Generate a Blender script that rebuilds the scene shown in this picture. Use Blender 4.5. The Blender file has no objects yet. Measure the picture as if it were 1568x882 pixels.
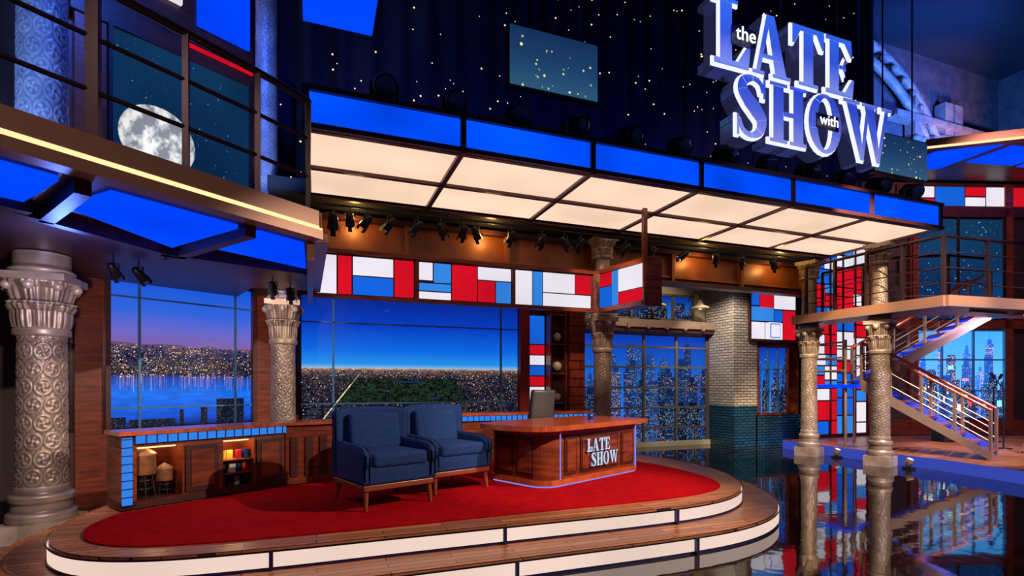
import bpy, bmesh, math, random
import numpy as np
from mathutils import Vector, Matrix
random.seed(7)
S=bpy.context.scene
try:
    S.view_settings.view_transform='Standard'
    S.view_settings.look='None'
except Exception as e: print(e)

def lin(r,g,b):
    f=lambda c:(c/255/12.92) if c/255<=.04045 else ((c/255+.055)/1.055)**2.4
    return (f(r),f(g),f(b))
def L4(c): return (c[0],c[1],c[2],1)

# ---------------- materials
def mat(name,c,rough=.5,metal=0,c2=None,scale=4,stretch=(1,1,1),bump=0,bscale=30,coat=0,emit=None,es=0,detail=4,cavity_shade=0,spec=None):
    m=bpy.data.materials.new(name); m.use_nodes=True
    n=m.node_tree.nodes; l=m.node_tree.links; p=n['Principled BSDF']
    p.inputs['Base Color'].default_value=L4(c); p.inputs['Roughness'].default_value=rough
    p.inputs['Metallic'].default_value=metal
    if spec is not None: p.inputs['Specular IOR Level'].default_value=spec
    if coat: p.inputs['Coat Weight'].default_value=coat; p.inputs['Coat Roughness'].default_value=.1
    if emit: p.inputs['Emission Color'].default_value=L4(emit); p.inputs['Emission Strength'].default_value=es
    tc=n.new('ShaderNodeTexCoord'); mp=n.new('ShaderNodeMapping'); mp.inputs['Scale'].default_value=stretch
    l.new(tc.outputs['Object'],mp.inputs['Vector'])
    nz=n.new('ShaderNodeTexNoise'); nz.inputs['Scale'].default_value=scale; nz.inputs['Detail'].default_value=detail
    l.new(mp.outputs[0],nz.inputs['Vector'])
    out=None
    if c2:
        r=n.new('ShaderNodeValToRGB'); r.color_ramp.elements[0].position=.35; r.color_ramp.elements[1].position=.65
        r.color_ramp.elements[0].color=L4(c); r.color_ramp.elements[1].color=L4(c2)
        l.new(nz.outputs['Fac'],r.inputs[0]); out=r.outputs[0]
    if cavity_shade:  # shade in the carved recesses, painted into the base colour by pointiness
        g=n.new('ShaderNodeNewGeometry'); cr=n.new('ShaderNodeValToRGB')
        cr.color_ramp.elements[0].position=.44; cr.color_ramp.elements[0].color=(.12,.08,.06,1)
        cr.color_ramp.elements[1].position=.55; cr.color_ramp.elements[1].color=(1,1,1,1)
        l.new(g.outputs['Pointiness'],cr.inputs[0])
        mx=n.new('ShaderNodeMixRGB'); mx.blend_type='MULTIPLY'; mx.inputs[0].default_value=cavity_shade
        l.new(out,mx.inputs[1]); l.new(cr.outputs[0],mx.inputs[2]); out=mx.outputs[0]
    if out: l.new(out,p.inputs['Base Color'])
    if bump:
        n2=n.new('ShaderNodeTexNoise'); n2.inputs['Scale'].default_value=bscale; l.new(mp.outputs[0],n2.inputs['Vector'])
        b=n.new('ShaderNodeBump'); b.inputs['Strength'].default_value=bump; b.inputs['Distance'].default_value=.03
        l.new(n2.outputs['Fac'],b.inputs['Height']); l.new(b.outputs[0],p.inputs['Normal'])
    return m
def brickmat(name,c1,c2,mortar,bw,bh,ms=.01,rough=.5,bump=.6,ax='xz',off=.5,noise=0):
    m=bpy.data.materials.new(name); m.use_nodes=True
    n=m.node_tree.nodes; l=m.node_tree.links; p=n['Principled BSDF']; p.inputs['Roughness'].default_value=rough
    tc=n.new('ShaderNodeTexCoord'); sp=n.new('ShaderNodeSeparateXYZ'); cb=n.new('ShaderNodeCombineXYZ')
    l.new(tc.outputs['Object'],sp.inputs[0])
    if ax=='xz':
        ad=n.new('ShaderNodeMath'); ad.operation='SUBTRACT'; l.new(sp.outputs[0],ad.inputs[0]); l.new(sp.outputs[1],ad.inputs[1])
        l.new(ad.outputs[0],cb.inputs[0]); l.new(sp.outputs[2],cb.inputs[1])
    else:
        l.new(sp.outputs[0],cb.inputs[0]); l.new(sp.outputs[1],cb.inputs[1])
    b=n.new('ShaderNodeTexBrick'); l.new(cb.outputs[0],b.inputs['Vector'])
    b.offset=off
    for k,v in (('Color1',L4(c1)),('Color2',L4(c2)),('Mortar',L4(mortar)),('Scale',1),('Mortar Size',ms),('Brick Width',bw),('Row Height',bh)):
        b.inputs[k].default_value=v
    out=b.outputs['Color']
    if noise:
        nz=n.new('ShaderNodeTexNoise'); nz.inputs['Scale'].default_value=6; nz.inputs['Detail'].default_value=6
        mp=n.new('ShaderNodeMapping'); mp.inputs['Scale'].default_value=(1,6,1); l.new(tc.outputs['Object'],mp.inputs[0]); l.new(mp.outputs[0],nz.inputs['Vector'])
        mx=n.new('ShaderNodeMixRGB'); mx.blend_type='MULTIPLY'; mx.inputs[0].default_value=noise
        l.new(out,mx.inputs[1]); l.new(nz.outputs['Fac'],mx.inputs[2]); out=mx.outputs[0]
    l.new(out,p.inputs['Base Color'])
    bp=n.new('ShaderNodeBump'); bp.inputs['Strength'].default_value=bump; bp.inputs['Distance'].default_value=.01; bp.invert=True
    l.new(b.outputs['Fac'],bp.inputs['Height']); l.new(bp.outputs[0],p.inputs['Normal'])
    return m
def glow(name,c,s=1.0,var=0):
    m=bpy.data.materials.new(name); m.use_nodes=True
    n=m.node_tree.nodes; l=m.node_tree.links; n.remove(n['Principled BSDF'])
    e=n.new('ShaderNodeEmission'); e.inputs[0].default_value=L4(c); e.inputs[1].default_value=s
    l.new(e.outputs[0],n['Material Output'].inputs[0])
    if var:
        tc=n.new('ShaderNodeTexCoord'); nz=n.new('ShaderNodeTexNoise'); nz.inputs['Scale'].default_value=.9; nz.inputs['Detail'].default_value=1
        l.new(tc.outputs['Object'],nz.inputs['Vector'])
        mr=n.new('ShaderNodeMapRange'); mr.inputs['From Min'].default_value=.3; mr.inputs['From Max'].default_value=.7
        mr.inputs['To Min'].default_value=s*(1-var); mr.inputs['To Max'].default_value=s*(1+var)
        l.new(nz.outputs['Fac'],mr.inputs['Value']); l.new(mr.outputs[0],e.inputs[1])
    return m
def colmat(name,s):
    m=bpy.data.materials.new(name); m.use_nodes=True
    n=m.node_tree.nodes; l=m.node_tree.links; p=n['Principled BSDF']
    p.inputs['Base Color'].default_value=(.002,.002,.003,1); p.inputs['Roughness'].default_value=.35; p.inputs['Specular IOR Level'].default_value=.15
    a=n.new('ShaderNodeAttribute'); a.attribute_name='Col'
    l.new(a.outputs['Color'],p.inputs['Emission Color']); p.inputs['Emission Strength'].default_value=s
    return m

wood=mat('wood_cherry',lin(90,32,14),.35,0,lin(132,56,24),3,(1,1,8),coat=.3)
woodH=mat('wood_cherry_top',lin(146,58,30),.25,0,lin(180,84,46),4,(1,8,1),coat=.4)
woodD=mat('wood_dark',lin(54,20,15),.4,0,lin(78,31,21),3,(1,1,8))
woodR=mat('wood_red',lin(130,20,18),.4,0,lin(150,32,24),3)
frameM=mat('bronze_frame',lin(84,46,50),.4,.2)
deckwood=brickmat('stage_floor_planks',lin(214,132,80),lin(165,96,56),lin(70,38,26),1.1,.09,.005,.35,.3,'xy',.5,.6)
stone=mat('carved_stone',lin(156,134,116),.4,.3,lin(192,170,150),5,(1,1,1),.06,80,cavity_shade=1)
stoneB=mat('carved_stone_blue_lit',lin(150,150,170),.4,.25,lin(190,185,195),5,(1,1,1),.06,80,cavity_shade=1)  # same stone, with the blue light on the upper columns put into its colour
amber=mat('amber_lintel',lin(124,62,16),.4,.2,lin(152,82,26),2)
black=mat('black_metal',(.012,.012,.014),.4,.3)
blackM=mat('black_matte',(.01,.01,.012),.9)
railM=mat('bronze_rail',lin(62,42,46),.4,.6)
railT=mat('tan_rail',lin(158,130,112),.4,.4)
doorF=mat('garage_door_bronze',lin(112,98,82),.45,.2)
navy=mat('navy_fabric',lin(18,42,88),.85,0,lin(25,54,106),40,(1,1,1),.3,300,spec=.25)
redrug=mat('red_carpet',lin(144,0,8),.97,0,lin(166,1,14),9,(1,1,1),.4,260,detail=6,spec=.06)
chrome=mat('sign_metal_glow',(.42,.44,.7),.18,1.0,emit=(.25,.3,.9),es=.05)  # metal with a faint blue glow added to its sides
cream=glow('panel_cream',lin(254,216,188),1.0,.1)
creamS=glow('riser_cream',lin(252,222,206),.9,.08)
gwhite=glow('glass_white',lin(236,230,242),1.0,.08)
gred=glow('glass_red',lin(210,16,36),1.0,.14)
gblue=glow('glass_blue',lin(20,96,214),1.0,.15)
gsky=glow('glass_sky',lin(52,132,224),1.0,.1)
bandB=glow('band_blue',lin(0,74,246),1.1,.3)
underB=glow('underside_blue',lin(0,62,240),1.2,.15)
led=glow('led_warm',lin(255,210,150),1.5)
ledB=glow('led_violet',lin(140,150,255),.9)
tileB=glow('tile_blue',lin(50,130,232),1.0)
navytrim=mat('navy_trim',lin(20,20,80),.4)
plaster=mat('theatre_plaster',lin(70,60,64),.8,0,lin(100,80,74),2,(1,1,1),1,4)
wallD=mat('wall_dark',lin(40,24,24),.7,0,lin(52,30,26),2)
bulb=glow('star_bulb',lin(255,205,150),1.9)
lens=glow('lamp_lens',lin(220,225,255),1.3)
whitepaint=mat('cream_paint',lin(200,185,155),.5)

# ---------------- builder
class B:
    def __init__(s,name): s.n=name; s.v=[]; s.f=[]; s.m=[]; s.s=[]; s.mats=[]; s.M=Matrix.Identity(4)
    def mi(s,m):
        if m not in s.mats: s.mats.append(m)
        return s.mats.index(m)
    def add(s,vs,fs,m,smooth=False):
        o=len(s.v); k=s.mi(m)
        s.v+=[tuple(s.M@Vector(v)) for v in vs]
        for f in fs: s.f.append(tuple(o+i for i in f)); s.m.append(k); s.s.append(smooth)
    def box(s,c,sz,m,rz=0):
        x,y,z=[a/2 for a in sz]; R=Matrix.Translation(c)@Matrix.Rotation(rz,4,'Z')
        vs=[R@Vector((i*x,j*y,k*z)) for i in(-1,1) for j in(-1,1) for k in(-1,1)]
        s.add(vs,[(0,1,3,2),(4,6,7,5),(0,4,5,1),(2,3,7,6),(0,2,6,4),(1,5,7,3)],m)
    def rbox(s,c,sz,r,m,R=None,fn=None,seg=3):
        bm=bmesh.new(); bmesh.ops.create_cube(bm,size=1)
        for v in bm.verts: v.co=Vector((v.co.x*sz[0],v.co.y*sz[1],v.co.z*sz[2]))
        if fn:
            bmesh.ops.subdivide_edges(bm,edges=bm.edges[:],cuts=5,use_grid_fill=True)
            bm.normal_update()
            es=[e for e in bm.edges if len(e.link_faces)==2 and e.calc_face_angle(0)>.9]
            bmesh.ops.bevel(bm,geom=es,offset=r,segments=seg,affect='EDGES',profile=.6)
            for v in bm.verts: v.co=Vector(fn(*v.co))
        else: bmesh.ops.bevel(bm,geom=bm.edges[:],offset=r,segments=seg,affect='EDGES',profile=.6)
        T=Matrix.Translation(c)@(R if R else Matrix.Identity(4))
        bm.verts.index_update()
        s.add([T@v.co for v in bm.verts],[[v.index for v in f.verts] for f in bm.faces],m,True); bm.free()
    def prism(s,pts,z0,z1,m,ms=None):
        n=len(pts); vs=[(p[0],p[1],z0) for p in pts]+[(p[0],p[1],z1) for p in pts]
        s.add(vs,[tuple(range(n))[::-1],tuple(range(n,2*n))],m)
        s.add(vs,[(i,(i+1)%n,n+(i+1)%n,n+i) for i in range(n)],ms or m)
    def prismY(s,pts,y0,y1,mf,ms):
        n=len(pts); vs=[(p[0],y0,p[1]) for p in pts]+[(p[0],y1,p[1]) for p in pts]
        s.add(vs,[tuple(range(n))],mf); s.add(vs,[tuple(range(n,2*n))[::-1]],ms)
        s.add(vs,[(i,(i+1)%n,n+(i+1)%n,n+i) for i in range(n)],ms)
    def strip(s,pts,z0,z1,m):
        n=len(pts); vs=[(p[0],p[1],z0) for p in pts]+[(p[0],p[1],z1) for p in pts]
        s.add(vs,[(i,i+1,n+i+1,n+i) for i in range(n-1)],m,True)
    def seg(s,p0,p1,z0,z1,d0,d1,m,s0=0,s1=None):
        p0=Vector(p0[:2]); p1=Vector(p1[:2]); e=(p1-p0); Ln=e.length; e/=Ln; n=Vector((-e.y,e.x))
        if s1 is None: s1=Ln
        q=[p0+e*s0+n*d0,p0+e*s1+n*d0,p0+e*s1+n*d1,p0+e*s0+n*d1]
        s.prism([(a.x,a.y) for a in q],z0,z1,m)
    def tube(s,p,q,r,m,n=10,r2=None,cap=True):
        p=Vector(p); q=Vector(q); d=(q-p); 
        if d.length<1e-6: return
        d.normalize(); a=d.orthogonal().normalized(); b=d.cross(a); r2=r if r2 is None else r2
        vs=[]; 
        for c,rr in((p,r),(q,r2)):
            for i in range(n):
                t=2*math.pi*i/n; vs.append(c+(a*math.cos(t)+b*math.sin(t))*rr)
        s.add(vs,[(i,(i+1)%n,n+(i+1)%n,n+i) for i in range(n)],m,n>6)
        if cap: s.add(vs,[tuple(range(n))[::-1],tuple(range(n,2*n))],m)
    def path(s,pts,r,m,n=8):
        for a,b in zip(pts,pts[1:]): s.tube(a,b,r,m,n)
    def lathe(s,prof,c,m,n=32,fn=None):
        vs=[]
        for z,r in prof:
            for i in range(n):
                t=2*math.pi*i/n; rr=fn(z,t,r) if fn else r
                vs.append((c[0]+rr*math.cos(t),c[1]+rr*math.sin(t),c[2]+z))
        k=len(prof)
        s.add(vs,[(j*n+i,j*n+(i+1)%n,(j+1)*n+(i+1)%n,(j+1)*n+i) for j in range(k-1) for i in range(n)],m,True)
        s.add(vs,[tuple(range(n))[::-1],tuple(range((k-1)*n,k*n))],m)
    def mosaic(s,p0,p1,z0,z1,rects,d=-.02,gap=.012):
        p0=Vector(p0[:2]);p1=Vector(p1[:2]);Ln=(p1-p0).length;h=z1-z0
        for u0,v0,u1,v1,m in rects:
            s.seg(p0,p1,z0+v0*h+gap,z0+v1*h-gap,d,0,m,u0*Ln+gap,u1*Ln-gap)
    def done(s,loc=(0,0,0),rz=0,parent=None,bevel=0):
        me=bpy.data.meshes.new(s.n); me.from_pydata(s.v,[],s.f)
        for m in s.mats: me.materials.append(m)
        me.polygons.foreach_set('material_index',s.m); me.polygons.foreach_set('use_smooth',s.s); me.update()
        o=bpy.data.objects.new(s.n,me); S.collection.objects.link(o); o.location=loc; o.rotation_euler=(0,0,rz)
        if parent: o.parent=parent
        if bevel:
            b=o.modifiers.new('bevel','BEVEL'); b.width=bevel; b.segments=2; b.limit_method='ANGLE'
        return o
def empty(name,loc=(0,0,0),rz=0):
    o=bpy.data.objects.new(name,None); S.collection.objects.link(o); o.location=loc; o.rotation_euler=(0,0,rz); return o
def copy(o,loc,rz=0,scale=None):
    c=o.copy(); S.collection.objects.link(c); c.location=loc; c.rotation_euler=(0,0,rz)
    if scale: c.scale=scale
    return c
def rmos(rects,u0,v0,u1,v1,W,H,minsz,rng,cols):
    w=(u1-u0)*W;h=(v1-v0)*H
    if (w>h*1.2 and w>2*minsz) or (w>minsz*2.6):
        t=rng.uniform(.35,.65);um=u0+(u1-u0)*t
        rmos(rects,u0,v0,um,v1,W,H,minsz,rng,cols);rmos(rects,um,v0,u1,v1,W,H,minsz,rng,cols)
    elif h>minsz*1.7:
        t=rng.uniform(.35,.65);vm=v0+(v1-v0)*t
        rmos(rects,u0,v0,u1,vm,W,H,minsz,rng,cols);rmos(rects,u0,vm,u1,v1,W,H,minsz,rng,cols)
    else: rects.append((u0,v0,u1,v1,rng.choice(cols)))
COLS=[gred,gred,gwhite,gwhite,gblue,gsky]

# ---------------- painted LED screens (vertex-colour displays)
def nz2(H,W,sy,sx,rng):
    g=rng.random((sy+2,sx+2)); y=np.linspace(0,sy,H); x=np.linspace(0,sx,W)
    yi=y.astype(int);xi=x.astype(int);fy=(y-yi)[:,None];fx=(x-xi)[None,:]
    fy=fy*fy*(3-2*fy);fx=fx*fx*(3-2*fx)
    return (g[yi][:,xi]*(1-fy)*(1-fx)+g[yi+1][:,xi]*fy*(1-fx)+g[yi][:,xi+1]*(1-fy)*fx+g[yi+1][:,xi+1]*fy*fx)
def grad(t,stops):
    xs=[a for a,_ in stops]; cs=np.array([lin(*c) for _,c in stops])
    return np.stack([np.interp(t,xs,cs[:,k]) for k in range(3)],-1)
def splat(img,x,y,c,r=0):
    H,W,_=img.shape
    for j in range(-r,r+1):
        for i in range(-r,r+1):
            if i*i+j*j<=r*r+.5:
                yy=y+j;xx=x+i
                if 0<=yy<H and 0<=xx<W: img[yy,xx]=np.maximum(img[yy,xx],c)
CITY=[np.array(lin(*c)) for c in((255,180,100),(255,215,160),(255,235,220),(255,140,60),(190,215,255),(255,190,120))]
def blocks(img,hz,d0,d1,N,r,skip=None,s=1.0,lit=.3):
    H,W,_=img.shape
    ds=np.sort(d0+(d1-d0)*r.random(N)**1.3)
    for d in ds:
        u=r.random()
        if skip and skip(u,d): continue
        y=int(hz*(1-d)*H); x=int(u*W); w=int((2+13*d)*s*r.uniform(.6,1.6))+1; h=int((2+15*d)*s*r.uniform(.4,1.7))+1
        if skip and skip(min(1,(x+w)/W),max(0,d-.03)): continue
        c=np.array(lin(10,20,46))*r.uniform(.2,1.6)+np.array(lin(60,40,30))*r.uniform(0,.12)
        img[max(0,y):y+h,x:x+w]=c
        ll=lit*r.uniform(0,2)
        for yy in range(max(0,y),y+h,3):
            for xx in range(x,min(W,x+w),2):
                if r.random()<ll: img[min(H-1,yy),xx]=CITY[r.integers(6)]*r.uniform(.2,1.1)
def paint_park(W,H,seed=1):
    r=np.random.default_rng(seed); hz=.42
    v=np.linspace(0,1,H)[:,None]*np.ones((1,W)); u=np.ones((H,1))*np.linspace(0,1,W)[None]
    img=grad((v-hz)/(1-hz),[(0,(130,184,226)),(.06,(36,144,232)),(.26,(10,104,226)),(.6,(6,62,192)),(1,(5,36,140))])
    g=grad((hz-v)/hz,[(0,(190,150,120)),(.04,(104,80,78)),(.16,(30,30,48)),(1,(5,10,24))])
    g=g*(.55+.9*nz2(H,W,70,60,r)[...,None])
    img=np.where((v<hz)[...,None],g,img)
    inpark=lambda uu,dd:(.2<dd<.7) and (.25-.17*dd<uu<.66+.1*dd)
    blocks(img,hz,.05,1.0,1700,r,inpark,1.0,.2)
    for _ in range(5200):
        dd=r.random()**2.4*.4; x=r.random(); y=hz*(1-dd)
        if inpark(x,dd): continue
        splat(img,int(x*W),int(y*H),CITY[r.integers(6)]*(r.random()**3*1.5+.03))
    for _ in range(240):
        dd=.02+.9*r.random()**1.4; x=r.random()
        if inpark(x,dd): continue
        splat(img,int(x*W),int(hz*(1-dd)*H),CITY[r.integers(6)]*1.3,1)
    d=(hz-v)/hz
    wob=.06*(nz2(H,W,26,26,r)-.5)
    park=(d+wob*1.5>.21)&(d+wob*2<.7)&(u+wob*.3>.25-.17*d)&(u+wob<.66+.1*d)
    n=(.5*nz2(H,W,50,60,r)+.5*nz2(H,W,130,190,r))[...,None]
    pc=np.array(lin(17,40,28))*(np.clip(n-.33,0,1)*3.4+.1)
    img=np.where(park[...,None],pc,img)
    for cx,cy,a,b_ in((.47,.27,.07,.02),(.36,.45,.02,.015),(.58,.6,.035,.018)):
        lake=park&(((u-cx)/a)**2+((d-cy)/b_)**2<1); img[lake]=lin(14,44,84)
    for _ in range(300):
        dd=.2+.5*r.random(); x=.26-.17*dd+(.4+.26*dd)*r.random(); splat(img,int(x*W),int(hz*(1-dd)*H),CITY[r.integers(3)]*r.uniform(.1,.8))
    for k in range(300):
        t=r.random(); dd=.1+.9*t
        splat(img,int((.262-.175*dd)*W+r.integers(-1,2)),int(hz*(1-dd)*H),np.array(lin(255,226,170))*r.uniform(.4,1.3),int(t>.25))
    for _ in range(230): splat(img,r.integers(0,W),r.integers(int(H*.55),H),np.array(lin(150,190,255))*r.random())
    return img
def paint_river(W,H,seed=2):
    r=np.random.default_rng(seed); hz=.55
    v=np.linspace(0,1,H)[:,None]*np.ones((1,W))
    img=grad((v-hz)/(1-hz),[(0,(128,96,164)),(.2,(108,104,200)),(.5,(50,100,220)),(1,(14,84,216))])
    g=grad((hz-v)/hz,[(0,(96,76,114)),(.1,(38,42,84)),(.36,(10,24,62)),(.42,(16,66,170)),(.6,(24,114,240)),(.9,(16,80,210)),(1,(10,30,90))])
    g=g*(.8+.4*nz2(H,W,70,12,r)[...,None])
    ridge=hz+.03*(nz2(1,W,1,9,r)[0]-.5)
    img=np.where((v<ridge[None])[...,None],g,img)
    blocks(img,hz,.02,.36,700,r,None,1.1,.18)
    dens=nz2(40,40,6,8,r)
    for _ in range(4200):
        dd=r.random()**1.1*.4; y=hz*(1-dd); x=r.random()
        if dens[int(dd/.4*39),int(x*39)]<r.uniform(.2,.8): continue
        c=CITY[r.integers(6)]*(r.random()**2*1.6+.03)
        splat(img,int(x*W),int(y*H),c,1 if r.random()<.1 else 0)
        if dd>.35:
            for k in range(r.integers(5,44)):
                yy=int(y*H)-k
                if yy>0: img[yy,int(x*W)%W]+=c*.22
    for _ in range(130): splat(img,int(r.random()*W),int(hz*(1-.4*r.random())*H),CITY[r.integers(6)]*1.5,1)
    for x0,w,h in((.72,.22,.18),(.60,.05,.12),(.45,.03,.11),(0,.1,.07),(.12,.3,.05)):
        a,b_=int(x0*W),int((x0+w)*W); hh=int(h*H); img[:hh,a:b_]=lin(10,20,44)
        for yy in range(1,hh,3):
            for xx in range(a,b_,3):
                if r.random()<.2: img[yy,xx]=CITY[r.integers(6)]*r.uniform(.2,.7)
    return img
def paint_towers(W,H,seed=3,bill=False,n=(16,14,9),gain=1):
    r=np.random.default_rng(seed)
    v=np.linspace(0,1,H)[:,None]*np.ones((1,W))
    img=grad(v,[(0,(60,130,200)),(.35,(30,120,225)),(1,(6,54,176))]) if not bill else grad(v,[(0,(90,160,200)),(1,(50,130,200))])
    for li,(cnt,hm,wm,bc) in enumerate(((n[0],.85,.07,(20,64,136)),(n[1],.66,.08,(12,42,98)),(n[2],.42,.1,(8,26,62)))):
        for _ in range(cnt):
            w=max(4,int(W*wm*r.uniform(.6,1.3))); x0=r.integers(-w//2,W-2); h=int(H*hm*r.uniform(.5,1.12)); h=min(h,H)
            a,b=max(0,x0),min(W,x0+w); base=np.array(lin(*bc))*r.uniform(.5,1.4)*gain
            img[:h,a:b]=base
            if r.random()<.4: 
                c=(a+b)//2; q_=max(1,(b-a)//4); img[h:min(H,h+H//20),a+q_:b-q_]=base; img[h:min(H,h+H//7),c:c+1]=base
            sx,sy=3,4; pr=r.uniform(.2,.6); cool=r.random()<.6
            for yy in range(2,h-2,sy):
                rowp=pr*r.uniform(.3,1.6)
                for xx in range(a+1,b-1,sx):
                    if r.random()<rowp:
                        c=CITY[r.integers(6)]*r.uniform(.25,1.0)*(np.array([.35,.8,1.3]) if cool else 1)
                        img[yy:yy+2,xx:xx+2]=c
            if bill and r.random()<.85:
                bw=max(3,int(w*.7)); bx=a+2; by=int(h*r.uniform(.2,.8)); bh=r.integers(5,24)
                cc=[(220,60,80),(230,230,240),(250,190,90),(80,180,230),(240,120,160),(120,220,220)][r.integers(6)]
                img[by:by+bh,bx:bx+bw]=np.array(lin(*cc))*(.5+.9*r.random((min(H,by+bh)-by,min(W,bx+bw)-bx,1)))
    return img
def paint_moon(W,H,asp,mu,mv,mr,seed=4,moon=True):
    r=np.random.default_rng(seed)
    v=np.linspace(0,1,H)[:,None]*np.ones((1,W)); u=np.ones((H,1))*np.linspace(0,1,W)[None]
    img=grad(v,[(0,(8,44,92)),(.5,(8,38,72)),(1,(10,46,76))])*(.7+.6*nz2(H,W,3,3,r)[...,None])
    for _ in range(170): splat(img,r.integers(0,W),r.integers(0,H),np.array(lin(110,190,225))*r.uniform(.3,1.1),int(r.random()<.25))
    if moon:
        dx=(u-mu)*asp;dy=(v-mv);d=np.sqrt(dx*dx+dy*dy)/mr
        n=.5*nz2(H,W,14,12,r)+.3*nz2(H,W,32,28,r)+.2*nz2(H,W,80,70,r)
        n=np.clip((n-.36)*3.6,0,1); c=grad(n,[(0,(130,134,146)),(.5,(196,198,202)),(1,(240,240,238))])
        c=c*np.clip(1.15-.3*(d**3),.3,1.2)[...,None]
        img=np.where((d<1)[...,None],c,img)
    return img
def paint_bokeh(W,H,seed):
    r=np.random.default_rng(seed)
    v=np.linspace(0,1,H)[:,None]*np.ones((1,W))
    img=grad(v,[(0,(44,86,120)),(.5,(28,62,104)),(1,(20,48,90))])
    for _ in range(26):
        splat(img,int(W*(.08+.84*r.random())),int(H*(.02+.9*r.random()**1.3)),np.array(lin(235,240,150))*r.uniform(.5,1.3),int(r.choice([1,2,3,4])))
    return img
SCM=colmat('led_display',1.0)
def screen(name,p0,p1,z0,z1,img,parent=None):
    H,W,_=img.shape
    p0=np.array(p0,float);p1=np.array(p1,float)
    u=np.linspace(0,1,W);v=np.linspace(0,1,H)
    co=np.zeros((H,W,3)); co[...,0]=p0[0]+(p1[0]-p0[0])*u[None]; co[...,1]=p0[1]+(p1[1]-p0[1])*u[None]; co[...,2]=(z0+(z1-z0)*v)[:,None]
    idx=np.arange(H*W).reshape(H,W)
    f=np.stack([idx[:-1,:-1],idx[:-1,1:],idx[1:,1:],idx[1:,:-1]],-1).reshape(-1,4)
    me=bpy.data.meshes.new(name); me.vertices.add(H*W); me.vertices.foreach_set('co',co.ravel())
    me.loops.add(f.size); me.loops.foreach_set('vertex_index',f.ravel().astype(np.int32))
    me.polygons.add(len(f)); me.polygons.foreach_set('loop_start',(np.arange(len(f))*4).astype(np.int32))
    try: me.polygons.foreach_set('loop_total',np.full(len(f),4,np.int32))
    except Exception: pass
    me.update(calc_edges=True); me.validate()
    a=me.attributes.new('Col','FLOAT_COLOR','POINT'); c=np.ones((H*W,4),np.float32); c[:,:3]=np.clip(img.reshape(-1,3),0,3); a.data.foreach_set('color',c.ravel())
    me.materials.append(SCM); o=bpy.data.objects.new(name,me); S.collection.objects.link(o)
    if parent: o.parent=parent
    return o

# ---------------- room shell
b=B('floor')
floorM=mat('polished_black_floor',(.012,.008,.008),.045,0,(.022,.013,.012),1.2,(1,1,1),.07,3)
floorM.node_tree.nodes['Principled BSDF'].inputs['IOR'].default_value=2.9
b.box((7,4,-.05),(44,36,.1),floorM); b.done()
b=B('ceiling'); b.box((7,5,15.1),(44,36,.2),blackM); b.done()
b=B('wall_back'); b.box((9,14.1,7.5),(40,.2,15),plaster); b.done()
b=B('wall_left'); b.box((-7.1,3,7.5),(.2,22,15),plaster); b.done()
b=B('wall_right'); b.box((28.1,4,7.5),(.2,20,15),plaster); b.done()
WA=(-2.73,8.86);WB=(-1.05,9.89)
def ext(a,bb,t): return (a[0]+(bb[0]-a[0])*t,a[1]+(bb[1]-a[1])*t)
WL=ext(WA,WB,-.22)
b=B('wall_bay'); 
b.seg(WL,(-1.0,9.92),0,9.8,.12,.25,woodD); b.seg((-5.6,5.2),WL,0,9.8,.12,.25,wallD)
for s0,s1 in((0.05,.4),(2.42,2.75)): b.seg(WL,(-1.0,9.92),0,6.9,-.02,.12,wood,s0,s1)
b.seg(WL,(-1.0,9.92),3.25,3.6,-.02,.12,woodD); b.seg(WL,(-1.0,9.92),0,1.02,0,.12,woodD)
b.seg(WL,(-1.0,9.92),6.72,6.98,-.05,.12,woodD)
b.done()
b=B('wall_set'); b.box((2.1,10.1,2.4),(6.4,.1,4.8),woodD); b.box((5.25,11.1,2.4),(.1,2.1,4.8),wood)
b.box((2.1,10.0,.6),(6.2,.1,1.1),wood); b.done()
b=B('wall_garage'); b.box((7.9,12.25,2.4),(5.4,.1,4.8),whitepaint); b.done()

# ---------------- windows with city displays
e=empty('window_1')
screen('river_city_display',ext(WA,WB,0),ext(WA,WB,1),1.05,3.25,paint_river(400,400),e)
b=B('mullions'); mm=mat('window_mullion',lin(90,140,170),.3,.5)
for s in(.35,1.7): b.seg(WA,WB,1.05,3.25,-.05,-.01,mm,s-.015,s+.015)
for z in(1.33,2.93): b.seg(WA,WB,z-.01,z+.012,-.05,-.01,mm)
for s0,s1 in((-.06,0),(1.97,2.03)): b.seg(WA,WB,1.0,3.3,-.08,.05,woodD,s0,s1)
b.done(parent=e)
e=empty('window_2')
screen('park_city_display',(-.25,9.9),(3.82,9.9),1.05,3.25,paint_park(760,410),e)
b=B('mullions')
for x in(.28,3.45): b.box((x,9.87,2.15),(.035,.04,2.2),mm)
for z in(1.33,2.78): b.box((1.78,9.87,z),(4.07,.04,.025),mm)
b.box((1.78,9.86,1.02),(4.2,.1,.06),wood); b.done(parent=e)
e=empty('window_3')
UA=ext(WA,WB,0);UB=ext(WA,WB,1)
screen('moon_night_display',UA,UB,3.6,6.72,paint_moon(340,480,1.97/3.12,.306,(5.32-3.6)/3.12,.5/3.12),e)
b=B('mullions')
for s in(0,.98,1.95): b.seg(UA,UB,3.6,6.75,-.06,-.01,railM,s-.02,s+.03)
b.done(parent=e)
e=empty('window_4')
screen('tower_city_display',(6.2,12.1),(10.45,12.1),0.02,3.05,paint_towers(480,340,3,False,(26,24,16)),e)
b=B('garage_door_frame')
for i in range(5): 
    x=6.2+4.25*i/4; b.box((x,12.05,1.53),(.07,.06,3.06),doorF)
for z in(.05,.5,1.05,1.6,2.15,2.7,3.04): b.box((8.3,12.04,z),(4.3,.06,.05),doorF)
for x in(6.1,10.5): b.box((x,12.0,1.6),(.12,.12,3.2),doorF)
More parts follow.
